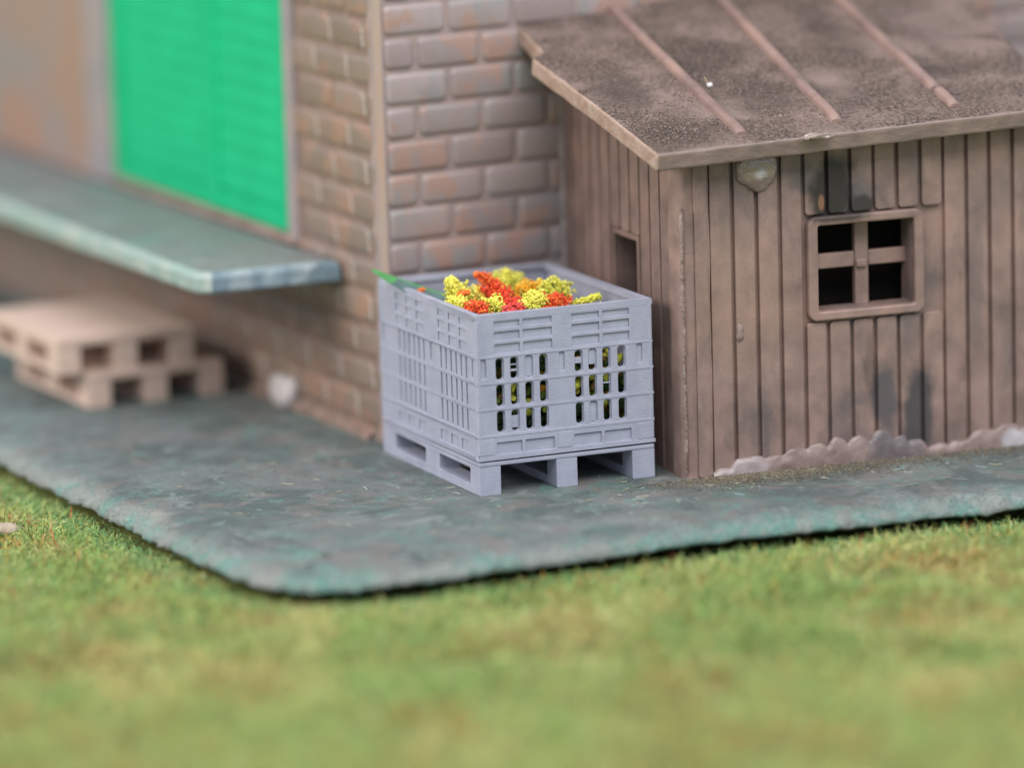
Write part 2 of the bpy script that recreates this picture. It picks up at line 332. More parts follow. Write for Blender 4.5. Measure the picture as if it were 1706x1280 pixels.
# ------------------------------------------------------------------ turf fibres (uncountable)
def grass(name, npts, depth_rng, lenr, widr, seed):
    g = np.random.default_rng(seed)
    d = np.array([math.sin(yaw), math.cos(yaw)]); l = np.array([math.cos(yaw), -math.sin(yaw)])
    dep = np.where(g.random(npts) < .5, g.uniform(*depth_rng, npts), g.uniform(-2.6, 3.2, npts)); lat = g.uniform(-3.4, 3.2, npts)
    X = dep[:, None]*d+lat[:, None]*l
    # keep only what lies outside the slab
    P = np.array(E_+[(9, 9)]); x, y = X[:, 0], X[:, 1]; ins = np.zeros(npts, bool); j = len(P)-1
    for i in range(len(P)):
        xi, yi = P[i]; xj, yj = P[j]
        if yi != yj: ins ^= ((yi > y) != (yj > y)) & (x < (xj-xi)*(y-yi)/(yj-yi)+xi)
        j = i
    dist = np.full(npts, 9.)
    for (ax, ay), (bx, by) in zip(E_[:-1], E_[1:]):
        t = np.clip(((x-ax)*(bx-ax)+(y-ay)*(by-ay))/((bx-ax)**2+(by-ay)**2+1e-9), 0, 1); dist = np.minimum(dist, np.hypot(x-ax-t*(bx-ax), y-ay-t*(by-ay)))
    keep = ~ins | (dist < .04)
    X = X[keep]; dist = np.where(ins, -dist, dist)[keep]; x, y = X[:, 0], X[:, 1]; N = len(x)
    L = g.uniform(*lenr, N)*(.6+.8*vnoise(x, y, 3.1, 4)); W = g.uniform(*widr, N)
    L *= np.clip(.25+dist*2.4, .22, 1)
    az = g.uniform(0, 2*np.pi, N); lean = g.uniform(.75, 1.75, N); curl = g.normal(0, 1.9, N)
    h = .035*vnoise(x, y, 2.3, 8)+.03*vnoise(x, y, 7, 9)
    pts = np.zeros((N, 4, 3)); pts[:, 0] = np.stack([x, y, GZ-.005+h*.6+g.uniform(0, .085, N)], 1)
    a = az.copy(); e = lean.copy()
    for s_ in range(1, 4):
        dv = np.stack([np.cos(a)*np.sin(e), np.sin(a)*np.sin(e), np.cos(e)], 1)
        pts[:, s_] = pts[:, s_-1]+dv*(L/3)[:, None]; a += curl*.5; e += g.normal(.1, .55, N)
    side = np.stack([-np.sin(az), np.cos(az), g.normal(0, .6, N)], 1); side /= np.linalg.norm(side, axis=1)[:, None]
    ww = np.array([1, .9, .7, .25])[None, :, None]*W[:, None, None]*.5
    V = np.stack([pts-side[:, None]*ww, pts+side[:, None]*ww], 2).reshape(-1, 3)
    base = (np.arange(N)*8)[:, None, None]; q = np.array([[0, 1, 3, 2], [2, 3, 5, 4], [4, 5, 7, 6]])[None]
    F = (base+q).reshape(-1)
    pal = np.array([[.36, .45, .12], [.25, .38, .11], [.45, .51, .18], [.17, .33, .13], [.58, .54, .22], [.34, .20, .07], [.50, .13, .06], [.55, .33, .06], [.07, .15, .045], [.13, .30, .16], [.55, .52, .30]])
    pr = np.array([.26, .22, .17, .09, .09, .045, .022, .022, .04, .03, .03])
    idx = g.choice(len(pal), N, p=pr/pr.sum())
    # colour patches that run through the flock mix
    n1 = vnoise(x, y, 1.7, 21); n2 = vnoise(x, y, 2.4, 22); n3 = vnoise(x, y, 5.5, 23)
    r = g.random(N)
    idx = np.where((n1 > .66) & (r < .35), 4, idx); idx = np.where((n2 > .68) & (r > .70), 5, idx)
    idx = np.where((n3 > .74) & (r > .5) & (r < .70), g.choice([6, 7, 5], N), idx); idx = np.where((n2 < .30) & (r < .45), 1, idx)
    idx = np.where((dist < .22) & (g.random(N) < .4), 3, idx)
    C = pal[idx]*g.uniform(.8, 1.2, N)[:, None]
    C4 = np.concatenate([np.repeat(C, 8, 0), np.ones((N*8, 1))], 1)
    me = bpy.data.meshes.new(name); me.vertices.add(len(V)); me.vertices.foreach_set('co', V.astype('f').ravel())
    me.loops.add(len(F)); me.loops.foreach_set('vertex_index', F.astype('i')); nf = N*3; me.polygons.add(nf)
    me.polygons.foreach_set('loop_start', np.arange(nf, dtype='i')*4)
    me.update(); me.validate()
    ca = me.attributes.new('tint', 'FLOAT_COLOR', 'POINT'); ca.data.foreach_set('color', C4.astype('f').ravel())
    me.materials.append(M_grass); o = bpy.data.objects.new(name, me); COL.objects.link(o); o['kind'] = 'stuff'
    return o
gr = grass('grass', 620000, (-6.8, 4.5), (.05, .13), (.0035, .007), 5)
tag(gr, 'yellow green flocked model grass with red and straw coloured fibres in front of the slab', 'grass')

# ------------------------------------------------------------------ brick building
BX, BY, HT = .15, 1.38, 3.6
bt = thing('brick_building', (BX, BY, 0), 0, 'brick model building with bright green shuttered door above a grey loading ledge', 'building')
def brick_wall(name, length, rows_z, L, offs, gap, mats, parent, M, skip=None, zmax=HT, worn=False, start=0.):
    """XZ wall facing -Y in local space; rows_z = heights of the horizontal joints"""
    m = MB(); m.box((start, .006, -.3), (length, .16, zmax), 1)
    for r, (z0, z1) in enumerate(zip(rows_z[:-1], rows_z[1:])):
        x = start-L+offs[r % 2]
        while x < length:
            a, b_ = max(x+gap/2, start+.005), min(x+L-gap/2, length-.004)
            if b_-a > .05 and not (skip and skip((a+b_)/2, (z0+z1)/2)):
                j = [random.uniform(-.004, .004) for _ in range(4)]
                P = rrect(a+j[0], z0+gap/2+j[1], b_+j[2], z1-gap/2+j[3], .034, 3)
                Q = rrect(a+j[0]+.012, z0+gap/2+j[1]+.012, b_+j[2]-.012, z1-gap/2+j[3]-.012, .028, 3)
                Q2 = rrect(a+j[0]+.028, z0+gap/2+j[1]+.028, b_+j[2]-.028, z1-gap/2+j[3]-.028, .02, 3)
                k_ = len(P); vv = [(p[0], .008, p[1]) for p in P]+[(p[0], -.007, p[1]) for p in Q]+[(p[0], -.011, p[1]) for p in Q2]
                ff = [(i, (i+1) % k_, k_+(i+1) % k_, k_+i) for i in range(k_)]+[(k_+i, k_+(i+1) % k_, 2*k_+(i+1) % k_, 2*k_+i) for i in range(k_)]+[tuple(range(2*k_, 3*k_))]
                m.add(vv, ff, 0, random.random())
                if worn and random.random() < .9:
                    xx = b_+gap/2; zc = (z0+z1)/2
                    for s_ in range(3):
                        m.box((xx-.010, -.003-.002*s_, zc-.055+s_*.036), (xx+.010, .02, zc-.03+s_*.036+random.uniform(0, .012)), 2)
            x += L
    return m.build(name, mats, parent, M=M, smooth=False)
Mr = Matrix.Rotation(R(4), 4, 'Z')
rowsR = [.0035+.181*i for i in range(20)]
o = brick_wall('wall', 7, rowsR, .392, (.392, .196), .017, [M_brickR, M_mortR], bt, Mr)
for p in o.data.polygons: p.use_smooth = p.material_index == 0
# left wall runs away from the corner: local x -> -Y of the world seen from outside
ML = Matrix(((0, 1, 0, 0), (-1, 0, 0, 0), (0, 0, 1, 0), (0, 0, 0, 1)))   # local +x -> world -y, local +y -> world +x
rowsL = [.064+.183*i for i in range(-1, 20)]
DY0, DY1, DZ = 2.676-BY, 5.281-BY, .985
skipL = lambda x, z: (-x > DY0-.06 and z > .93)
m_L = brick_wall('wall', -.112, rowsL, .43, (.30, .085), .026, [M_brickL, M_mortL, M_worn], bt, ML, skip=skipL, worn=True, start=-7.)
for p in m_L.data.polygons: p.use_smooth = p.material_index == 0
# corner trim with the seam between the two wall mouldings
m = MB(); m.box((-.008, .006, -.1), (.02, .110, HT)); m.build('corner_trim', M_trim, bt, bevel=.012)
m = MB(); m.box((-.006, -.004, -.1), (.004, .005, HT)); m.build('seam', M_mortR, bt)
# far end of the left wall: mottled plaster field beyond the door
m = MB(); m.box((-.012, DY1+.42, .96), (.02, 7., HT)); m.build('render_panel', M_plaster, bt, bevel=.01)
m = MB(); m.box((-.06, DY1, .93), (.03, DY1+.36, HT)); m.build('door_frame', M_dframe, bt, bevel=.015)
m = MB(); m.box((-.03, DY0-.12, .93), (.03, DY0-.002, HT)); m.build('door_frame', M_dframe, bt, bevel=.015)
# green shutter door: two leaves of louvres with a middle stile
dr = MB(); dr.box((.0, DY0, DZ), (.045, DY1, HT)); DOOR = dr.build('door', M_green, bt)
mid = (DY0+DY1)/2-.22
st = MB()
for a, b_ in ((DY0, DY0+.09), (mid-.11, mid+.11), (DY1-.13, DY1)): st.box((-.028, a, DZ), (-.001, b_, HT))
st.box((-.026, DY0+.09, DZ), (-.001, mid-.11, DZ+.11)); st.box((-.026, mid+.11, DZ), (-.001, DY1-.13, DZ+.11)); st.build('stile', M_green, DOOR, bevel=.006)
lv = MB(); z = DZ+.14
while z < HT-.1:
    for a, b_ in ((DY0+.09, mid-.11), (mid+.11, DY1-.13)):
        lv.add([(-.012, a, z+.119), (-.021, a, z), (-.021, b_, z), (-.012, b_, z+.119), (.01, a, z), (.01, b_, z)], [(0, 1, 2, 3), (1, 4, 5, 2), (0, 4, 1), (3, 2, 5)])
    z += .125
lv.build('louvre', M_green, DOOR)
# loading ledge with painted edges
lz0, lz1 = .812, .925; LX = -.84
def plate(name, loop, z0, z1, ch, mats, parent, ragged=.012):
    """plate with a broken, chamfered edge; loop is a closed outline, one material id per outline segment"""
    Q = []
    for i, (p, mi_) in enumerate(loop):
        q = loop[(i+1) % len(loop)][0]; L_ = math.dist(p, q); nn_ = max(1, int(L_/.03))
        for j in range(nn_): Q.append((p[0]+(q[0]-p[0])*j/nn_, p[1]+(q[1]-p[1])*j/nn_, mi_))
    n_ = len(Q); m = MB(); prof = [(ch*.5, z0), (0, z0+ch*.5), (0, z1-ch), (ch*.45, z1-ch*.3), (ch*1.3, z1)]; V = []
    for k_, (ins, z) in enumerate(prof):
        for i, (x, y, _) in enumerate(Q):
            a_, b_ = Vector(Q[i-1][:2]), Vector(Q[(i+1) % n_][:2]); t_ = (b_-a_).normalized(); nx, ny = -t_.y, t_.x
            w_ = ragged*(noise.noise(Vector((x*5, y*5, 2)))*1.2+noise.noise(Vector((x*19, y*19, k_*.8)))*.8)
            V.append((x+nx*(ins+w_), y+ny*(ins+w_), z+(ragged*.6*noise.noise(Vector((x*13, y*13, 7))) if 0 < k_ < 4 else 0)))
    for k_ in range(len(prof)-1):
        for i in range(n_): m.add([], [], 0); m.f.append((k_*n_+i, k_*n_+(i+1) % n_, (k_+1)*n_+(i+1) % n_, (k_+1)*n_+i)); m.mi.append(Q[i][2]); m.tone.append(.5)
    m.v = V; m.f += [tuple(range(4*n_, 5*n_)), tuple(range(n_))[::-1]]; m.mi += [0, 0]; m.tone += [.5, .5]
    return m.build(name, mats, parent)
LEDGE = plate('loading_ledge', [((LX, 8), 1), ((LX, .67), 1), ((LX+.07, .595), 2), ((-.03, .58), 2), ((-.02, .66), 2), ((-.02, 8), 0)], lz0, lz1, .030, [M_ledge, M_ledge_rim, M_ledge_end], bt)
# sill strip under the door where ledge and wall meet
m = MB(); m.box((-.05, DY0-.1, .926), (-.012, 7., .975)); m.build('sill', plain('sill_plastic', (.34, .24, .20), .5, .4, .3, 4), bt, bevel=.012)

def lump(name, mat_, parent, loc, rad, seed=0, amp=.25, sub=3, M=None):
    bm = bmesh.new(); bmesh.ops.create_icosphere(bm, subdivisions=sub, radius=1)
    for v_ in bm.verts:
        nz = noise.noise(v_.co*1.6+Vector((seed, 0, 0)))*amp+noise.noise(v_.co*4+Vector((seed, 3, 0)))*amp*.4
        v_.co = Vector((v_.co.x*rad[0], v_.co.y*rad[1], v_.co.z*rad[2]))*(1+nz)+Vector(loc)
    me = bpy.data.meshes.new(name); bm.to_mesh(me); bm.free(); me.shade_smooth(); me.materials.append(mat_)
    o = bpy.data.objects.new(name, me); COL.objects.link(o)
    if parent: o.parent = parent
    return o
lump('glue_drop', M_gluew, bt, (-.03, 2.827-BY-.02, .07), (.05, .16, .11), 2)
# dusty glue seam and crumbs along the foot of the left wall
m = MB()
for i in range(60):
    y = .25+i*.075; h_ = .03+.03*abs(noise.noise(Vector((y*3, 1, 0)))); t_ = .03+.02*noise.noise(Vector((y*4, 5, 0)))
    m.add([(-.018, y, h_), (-.018-t_, y, -.004), (-.018, y+.075, h_), (-.018-t_, y+.075, -.004)], [(0, 1, 3, 2)])
m.build('glue_seam', M_mortL, bt, smooth=True)

# ------------------------------------------------------------------ shed
SA = R(-5); SX, SY = 1.09, -.168
sh = thing('wooden_shed', (SX, SY, 0), SA, 'brown plank model shed with lean-to roof and four-pane window', 'shed')
EH = lambda x: 1.60+.045*x     # wall height below the tilted roof
FW = 3.1
# front wall: core plate with window hole, planks in relief
WX0, WX1, WZ0, WZ1 = .73, 1.27, .805, 1.25
m = MB(); m.sheet([(0.0, -.02), (FW, -.02), (FW, EH(FW)+.1), (0.0, EH(0)+.08)], [rrect(WX0, WZ0, WX1, WZ1, .01)], 0.004, .12)
WALL = m.build('front_wall', M_plank, sh)
m = MB(); FX0, FX1, FZ0, FZ1 = .675, 1.325, .755, 1.298
i = 0; x = .135
while x < FW-.05:
    a, b_ = x+.0105, x+.131-.0105
    segs = [(-.01, EH(x)+.07)]
    if b_ > FX0-.004 and a < FX1+.004:
        segs = [(-.01, FZ0-.008), (FZ1+.008, EH(x)+.07)]
        if a < FX0-.004 and b_ > FX0: b_ = FX0-.008 if FX0-.008-a > .05 else b_
        if b_ > FX1+.004 and a < FX1 and b_-FX1 > .06: pass
    for z0, z1 in segs:
        t_ = random.uniform(-.003, .003)
        P = rrect(a+random.uniform(-.002, .002), z0, b_+random.uniform(-.002, .002), z1, .02, 3)
        m.sheet(P, [], -.026+t_, .008, bev=.005)
    x += .131
# ledge strip planks to the left of the first groove: the corner post of the moulding
PL = m.build('plank', M_plank, WALL)
PL.data.shade_smooth(); e_ = PL.modifiers.new('w', 'WEIGHTED_NORMAL')
m = MB()
P = [(-.024, .13)]+[(-.024+.045*(1-math.cos(R(t_))), -.028+.05*(1-math.sin(R(t_)))) for t_ in (0, 22, 45, 67, 90)]+[(.137, -.028), (.137, .02), (.03, .13)]
k_ = len(P); vv = [(p[0], p[1], z_) for z_ in np.linspace(-.01, EH(0)+.06, 24) for p in P]
ff = [(r_*k_+i, r_*k_+(i+1) % k_, (r_+1)*k_+(i+1) % k_, (r_+1)*k_+i) for r_ in range(23) for i in range(k_)]
m.add(vv, ff); m.build('corner_post', M_plank, sh, wob=.006, bevel=.006)
m = MB()   # grooves either side of a thin raised rib on the post
m.sheet(rrect(.050, .0, .122, EH(0)+.05, .015), [], -.042, -.024, bev=.005); m.build('plank', M_plank, sh)
# whitish glue line squeezed out along the corner
m = MB(); zz = np.linspace(.03, 1.40, 120)
pts = []
for z_ in zz:
    w_ = .006+.014*max(0, noise.noise(Vector((0, 2, z_*5))))+.003*noise.noise(Vector((0, 7, z_*31))); x_ = -.012+.006*noise.noise(Vector((1, 0, z_*6)))
    pts += [(x_-w_, -.012, z_), (x_, -.040-.3*w_, z_), (x_+w_, -.026, z_)]
m.add(pts, [(i*3+j, i*3+j+1, i*3+j+4, i*3+j+3) for i in range(len(zz)-1) for j in range(2)])
k = NT('glue_line'); c = k.mix(k.ramp(k.noise(30, 4, .7, 0, stretch=(1, 1, .4)), [(.46, 0), (.66, 1)]), (.23, .155, .13), (.33, .26, .225)); k.bump(k.noise(60, 4), .8, .01)
m.build('glue_line', k.done(c, .4, .6), sh, smooth=True)
# side wall with a small opening
BX1 = 1.75
MS = Matrix(((0, 1, 0, 0), (-1, 0, 0, 0), (0, 0, 1, 0), (0, 0, 0, 1)))
OY0, OY1, OZ1 = .58, .90, 1.145
m = MB(); m.sheet([(-BX1, -.02), (-.10, -.02), (-.10, 1.66), (-BX1, 2.11)], [rrect(-OY1, .45, -OY0, OZ1, .008)], .0, .11)
SW = m.build('side_wall', M_side, sh, M=MS)
m = MB(); y = .125
while y < BX1:
    a, b_ = y+.010, y+.128; hh = 1.645+.27*(y-.1)
    if b_ > OY0-.03 and a < OY1+.02: zs = [(-.01, .43), (OZ1+.03, hh)]
    else: zs = [(-.01, hh)]
    for z0, z1 in zs: m.sheet(rrect(-b_, z0, -a, z1, .018, 3), [], -.017, .004, bev=.005)
    y += .138
m.sheet(rect(-OY1-.02, .43, -OY0+.03, OZ1+.028), [rrect(-OY1, .45, -OY0, OZ1, .008)], -.020, .001, bev=.004)
m.build('plank', M_side, SW)
# white filler line at the brick junction
m = MB(); m.box((-.035, BX1-.145, 0), (-.0, BX1-.125, 2.0)); m.build('filler_line', plain('filler', (.44, .38, .36), .5, .4, .4, 12), sh, bevel=.006)
# dark inside
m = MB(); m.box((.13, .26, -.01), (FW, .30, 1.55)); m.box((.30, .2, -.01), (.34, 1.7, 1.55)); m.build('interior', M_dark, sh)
# far side and back walls so the shed is a closed box
m = MB(); m.box((FW-.1, .121, -.01), (FW, 1.55, 1.85)); m.build('side_wall', M_side, sh)
# window: moulded surround, deep-set cross
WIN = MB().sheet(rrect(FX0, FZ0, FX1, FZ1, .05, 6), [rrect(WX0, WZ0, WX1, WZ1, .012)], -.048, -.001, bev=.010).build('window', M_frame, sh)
WIN.data.shade_smooth(); WIN.modifiers.new('w', 'WEIGHTED_NORMAL')
GB = MB().box((.985, .070, WZ0-.004), (1.062, .112, WZ1+.02)).build('glazing_bar', M_frame, WIN, bevel=.008)
MB().box((WX0-.004, .072, 1.005), (.984, .108, 1.084)).build('glazing_bar', M_frame, WIN, bevel=.008)
MB().box((1.063, .072, 1.005), (WX1+.004, .108, 1.084)).build('glazing_bar', M_frame, WIN, bevel=.008)
bm_ = MB(); bm_.box((.985, .050, 1.0), (1.045, .069, 1.045)); bm_.build('boss', M_frame, WIN, bevel=.014)
# glue
g1 = lump('glue_drop', M_glue, sh, (.40, -.028, 1.585), (.115, .055, .125), 4, .16)
m = MB(); xs_ = np.arange(.13, 2.6, .010); G = []
def gh(x):
    b = 0
    for cx, r_, h_ in ((.22, .10, .06), (.34, .12, .13), (.48, .10, .12), (.60, .10, .15), (.72, .09, .17), (.83, .07, .20), (.95, .08, .20), (1.08, .08, .22), (1.18, .06, .17), (1.27, .07, .13), (1.40, .08, .08),
                       (1.53, .08, .09), (1.66, .10, .15), (1.80, .09, .18), (1.90, .07, .14), (2.05, .1, .08), (2.3, .12, .1)):
        t_ = 1-((x-cx)/r_)**2
        if t_ > 0: b = max(b, h_*(1-abs((x-cx)/r_)**2.6)**.45)
    return b*.78+.010*noise.noise(Vector((x*20, 0, 0)))
for x in xs_:
    h_ = max(.022, gh(x)*.92)
    for j in range(9):
        t_ = j/8; th = .027+.02*h_
        G.append((x, -.020-th*math.sin(t_*math.pi/2)**1.3 - .006*noise.noise(Vector((x*18, t_*3, 4))), -.006+h_*math.cos(t_*math.pi/2)**.8))
m.add(G, [(i*9+j, i*9+j+1, (i+1)*9+j+1, (i+1)*9+j) for i in range(len(xs_)-1) for j in range(8)])
m.build('glue_bead', M_glueb, sh, smooth=True)
lump('glue_drop', M_glueb, sh, (.295, -.026, .73), (.022, .012, .05), 6, .3)
lump('glue_drop', M_glue, sh, (.66, -.235, 1.745), (.09, .03, .02), 9, .5)

# roof in its own tilted frame (u along the eave, v up the slope), given in shed space
Ua = Vector((.996, -.087, .035)).normalized(); Va = Vector((.076, .965, .252)); Va = (Va-Va.dot(Ua)*Ua).normalized(); Na = Ua.cross(Va)
RW = Matrix.Identity(4)
for i in range(3): RW[i][0] = Ua[i]; RW[i][1] = Va[i]; RW[i][2] = Na[i]
RW.translation = Vector((.867, -.349, 1.712))
SM = Matrix.Translation((SX, SY, 0)) @ Matrix.Rotation(SA, 4, 'Z'); RL = SM.inverted() @ RW
def tilt(o, par): o.parent = par; o.matrix_local = RL
TH = .098
Pp = [(0, 0), (2.30, 0), (2.36, .64), (2.47, 1.52), (2.52, 2.5), (-.02, 2.5), (-.055, 1.47), (-.135, 1.40), (-.06, .7)]
Q = []
for i, p in enumerate(Pp):   # refine and roughen the outline
    q = Pp[(i+1) % len(Pp)]; L_ = math.dist(p, q); nn_ = max(1, int(L_/.05))
    for j in range(nn_):
        x = p[0]+(q[0]-p[0])*j/nn_; y = p[1]+(q[1]-p[1])*j/nn_
        Q.append((x+.008*noise.noise(Vector((x*9, y*9, 1))), y+.006*noise.noise(Vector((x*7, y*9, 6)))))
bm = bmesh.new(); top = [bm.verts.new((x, y, 0)) for x, y in Q]; bot = [bm.verts.new((x, y, -TH)) for x, y in Q]
ft = bm.faces.new(top); bm.faces.new(bot[::-1])
for i in range(len(Q)):
    j = (i+1) % len(Q); fc = bm.faces.new((top[i], bot[i], bot[j], top[j]))
    fc.material_index = 2 if (Q[i][0] < .0 or (Q[i][0] < .02 and Q[i][1] > .03)) else 1
bmesh.ops.recalc_face_normals(bm, faces=bm.faces)
me = bpy.data.meshes.new('roof'); bm.to_mesh(me); bm.free()
for mm in (M_roof, M_edge, M_raw): me.materials.append(mm)
ROOF = bpy.data.objects.new('roof', me); COL.objects.link(ROOF); tilt(ROOF, sh)
b = ROOF.modifiers.new('b', 'BEVEL'); b.width = .016; b.segments = 3; b.limit_method = 'ANGLE'; b.angle_limit = R(50)
for bi, (x0, y0, x1, y1) in enumerate([(.506, .118, .532, 2.4), (1.04, .135, 1.17, 2.4), (1.715, .40, 1.775, 2.4), (1.71, .15, 1.715, .36)]):
    m = MB(); ns = 40 if bi < 3 else 6; vv = []
    for s_ in range(ns+1):
        t_ = s_/ns; x = x0+(x1-x0)*t_+.006*noise.noise(Vector((t_*8, bi, 0))); y = y0+(y1-y0)*t_; e2 = .6 if s_ in (0,) else 1
        hw = .030*(1+.10*noise.noise(Vector((t_*20, bi, 3)))); hz = .034*e2
        vv += [(x-hw, y, -.004), (x-hw*.85, y, hz*.7), (x-hw*.4, y, hz), (x+hw*.4, y, hz), (x+hw*.85, y, hz*.7), (x+hw, y, -.004)]
    m.add(vv, [(i*6+j, i*6+j+1, (i+1)*6+j+1, (i+1)*6+j) for i in range(ns) for j in range(5)]+[(0, 1, 2, 3, 4, 5), tuple(ns*6+j for j in range(6))])
    o = m.build('batten', M_batten, ROOF, smooth=True, bevel=.004)
m = MB(); 
sp = lump('glue_speck', plain('white_lint', (.85, .83, .80), .5), None, (0, 0, 0), (.020, .012, .012), 3, .6, 2)
sp.name = 'lint_speck'; sp.location = RW @ Vector((.603, .763, .012)); tag(sp, 'tiny white speck of lint lying on the gritty shed roof', 'lint')
l2 = MB()
for i in range(6):
    a0 = i/5; l2.add([(-.035+.02*a0, 0, .045-.035*a0), (-.029+.02*a0, 0, .045-.035*a0), (-.031+.02*(a0+.2), 0, .045-.035*(a0+.2)), (-.025+.02*(a0+.2), 0, .045-.035*(a0+.2))], [(0, 1, 3, 2)])
l2.build('fibre', plain('straw_fibre', (.6, .5, .25)), sp)

# ------------------------------------------------------------------ harvest crate
CW, CD, CH = .972, 1.31, .92; ZB = .185
cr = thing('slatted_crate', (0, 0, 0), R(-2.3), 'pale lavender grey slatted pallet crate filled with yellow and red flowers', 'crate')
def crate_face(L, slots, sh_, rows, tops, bots, posts, M, name, dp=.011):
    m = MB(); t_ = .023
    hs = [rrect(x-sh_/2, z0, x+sh_/2, z1, sh_/2*.85, 4) for x in slots for z0, z1 in rows]
    m.sheet(rect(.004, ZB, L-.004, CH), hs, dp, t_)
    big = [rrect(x-sh_/2-.004, z0-.004, x+sh_/2+.004, z1+.004, sh_/2*.8, 4) for x in slots for z0, z1 in rows]
    big += [rrect(a, z0, b_, z1, .004, 2) for a, b_ in tops[0] for z0, z1 in tops[1]]
    big += [rrect(a, bots[0], b_, bots[1], .004, 2) for a, b_ in bots[2]]
    big += [rrect(x-.016, rows[2][0]+.01, x+.016, rows[2][1]+.008, .014, 4) for x in posts]
    m.sheet(rect(0, ZB+.004, L, CH), big, 0, dp+.0005, bev=.003)
    return m.build(name, M_crate, cr, M=M)
ROWS = [(.320, .424), (.453, .559), (.588, .694)]
TOPZ = [(.853, .888), (.789, .833), (.722, .770)]
xsl = [.127, .207, .287, .367, .562, .638, .716, .800]
tx = [(.100, .240), (.258, .418), (.527, .680), (.698, .846)]
MF = Matrix.Identity(4)
crate_face(CW, xsl, .037, ROWS, (tx, TOPZ), (.207, .266, tx), [.036, .468, .900], MF, 'slatted_side')
crate_face(CW, xsl, .037, ROWS, (tx, TOPZ), (.207, .266, tx), [.036, .468, .900], Matrix.Translation((CW, CD, 0)) @ Matrix.Rotation(R(180), 4, 'Z'), 'slatted_side')
ysl = [.135+.067*i for i in range(6)]+[.70+.067*i for i in range(6)]
ty = [(.125, .225), (.265, .365), (.405, .505), (.70, .80), (.84, .94), (.98, 1.08)]
posts_y = [.05, .6, CD-.05]
# long sides: local +x runs from back to front on the left face
MLf = Matrix(((0, 1, 0, 0), (-1, 0, 0, CD), (0, 0, 1, 0), (0, 0, 0, 1)))
flip = lambda L_: [CD-v_ for v_ in L_]; 
tyf = [(CD-b_, CD-a) for a, b_ in ty]
crate_face(CD, flip(ysl), .013, ROWS, (tyf, TOPZ), (.207, .262, tyf), flip(posts_y), MLf, 'slatted_side', .0075)
MRt = Matrix(((0, -1, 0, CW), (1, 0, 0, 0), (0, 0, 1, 0), (0, 0, 0, 1)))
crate_face(CD, ysl, .026, ROWS, (ty, TOPZ), (.207, .262, ty), posts_y, MRt, 'slatted_side')
# misprinted, closed slots and strings left in the front openings
for i_, j_, a, b_ in ((2, 2, 0, 1), (1, 0, .1, .75), (5, 0, 0, 1), (5, 2, .25, 1), (1, 2, .3, .45), (1, 2, .6, .7), (4, 2, .35, .7), (6, 1, .5, .62)):
    z0, z1 = ROWS[j_]; h_ = z1-z0
    MB().box((xsl[i_]-.0195, .010+.004*random.random(), z0+h_*a+.002), (xsl[i_]+.0195, .022, z0+h_*b_-.002)).build('stray_print', M_crate, cr, bevel=.003, wob=.002)
for x, y, rz in ((0, 0, 0), (CW, 0, 90), (CW, CD, 180), (0, CD, 270)):
    m = MB(); m.box((-.0022, -.0022, ZB+.016), (.026, .026, .90)); m.build('corner_post', M_crate, cr, bevel=.009, seg=3, M=Matrix.Translation((x, y, 0)) @ Matrix.Rotation(R(rz), 4, 'Z'))
# ribs and rim: thin bands right round
def band(name, z0, z1, out, inn=.02, bev=.004, wob=0):
    m = MB(); a = -out
    m.box((a, a, z0), (CW-a, inn, z1)); m.box((a, CD-inn, z0), (CW-a, CD-a, z1)); m.box((a, inn, z0), (inn, CD-inn, z1)); m.box((CW-inn, inn, z0), (CW-a, CD-inn, z1))
    return m.build(name, M_crate, cr, bevel=bev, wob=wob)
band('rim', .897, .926, .002, .036, .009, .003)
for z0, z1 in ((.699, .716), (.566, .582), (.431, .447), (.292, .312)): band('rib', z0+.002, z1-.002, .0028, .02, .0025, .0012)
band('base_flange', .180, .200, .004, .03, .003, .004)
for x0, x1 in ((.0, .085), (.435, .515), (CW-.095, CW)):
    m = MB(); m.box((x0+.001, -.003, ZB+.02), (x1-.001, .004, .288)); m.build('corner_rib', M_crate, cr, bevel=.003)
# floor of the box, runners with blocks and bottom boards
MB().box((.03, .03, .172), (CW-.03, CD-.03, .215)).build('floor', M_crate, cr, bevel=.004)
m = MB(); m.box((.0, .0, .148), (CW, CD, .171)); m.build('deck', M_crate, cr, bevel=.006, wob=.0015)
for x0, x1 in ((0, .118), (.425, .54), (CW-.125, CW)):
    m = MB(); m.sheet(rect(-CD, 0, 0, .1475), [rrect(-.535, .045, -.125, .128, .012), rrect(-1.135, .045, -.715, .128, .012)], 0, x1-x0, bev=.004, M=Matrix(((0, 1, 0, x0), (-1, 0, 0, 0), (0, 0, 1, 0), (0, 0, 0, 1))))
    m.build('runner', M_crate, cr, wob=.003)

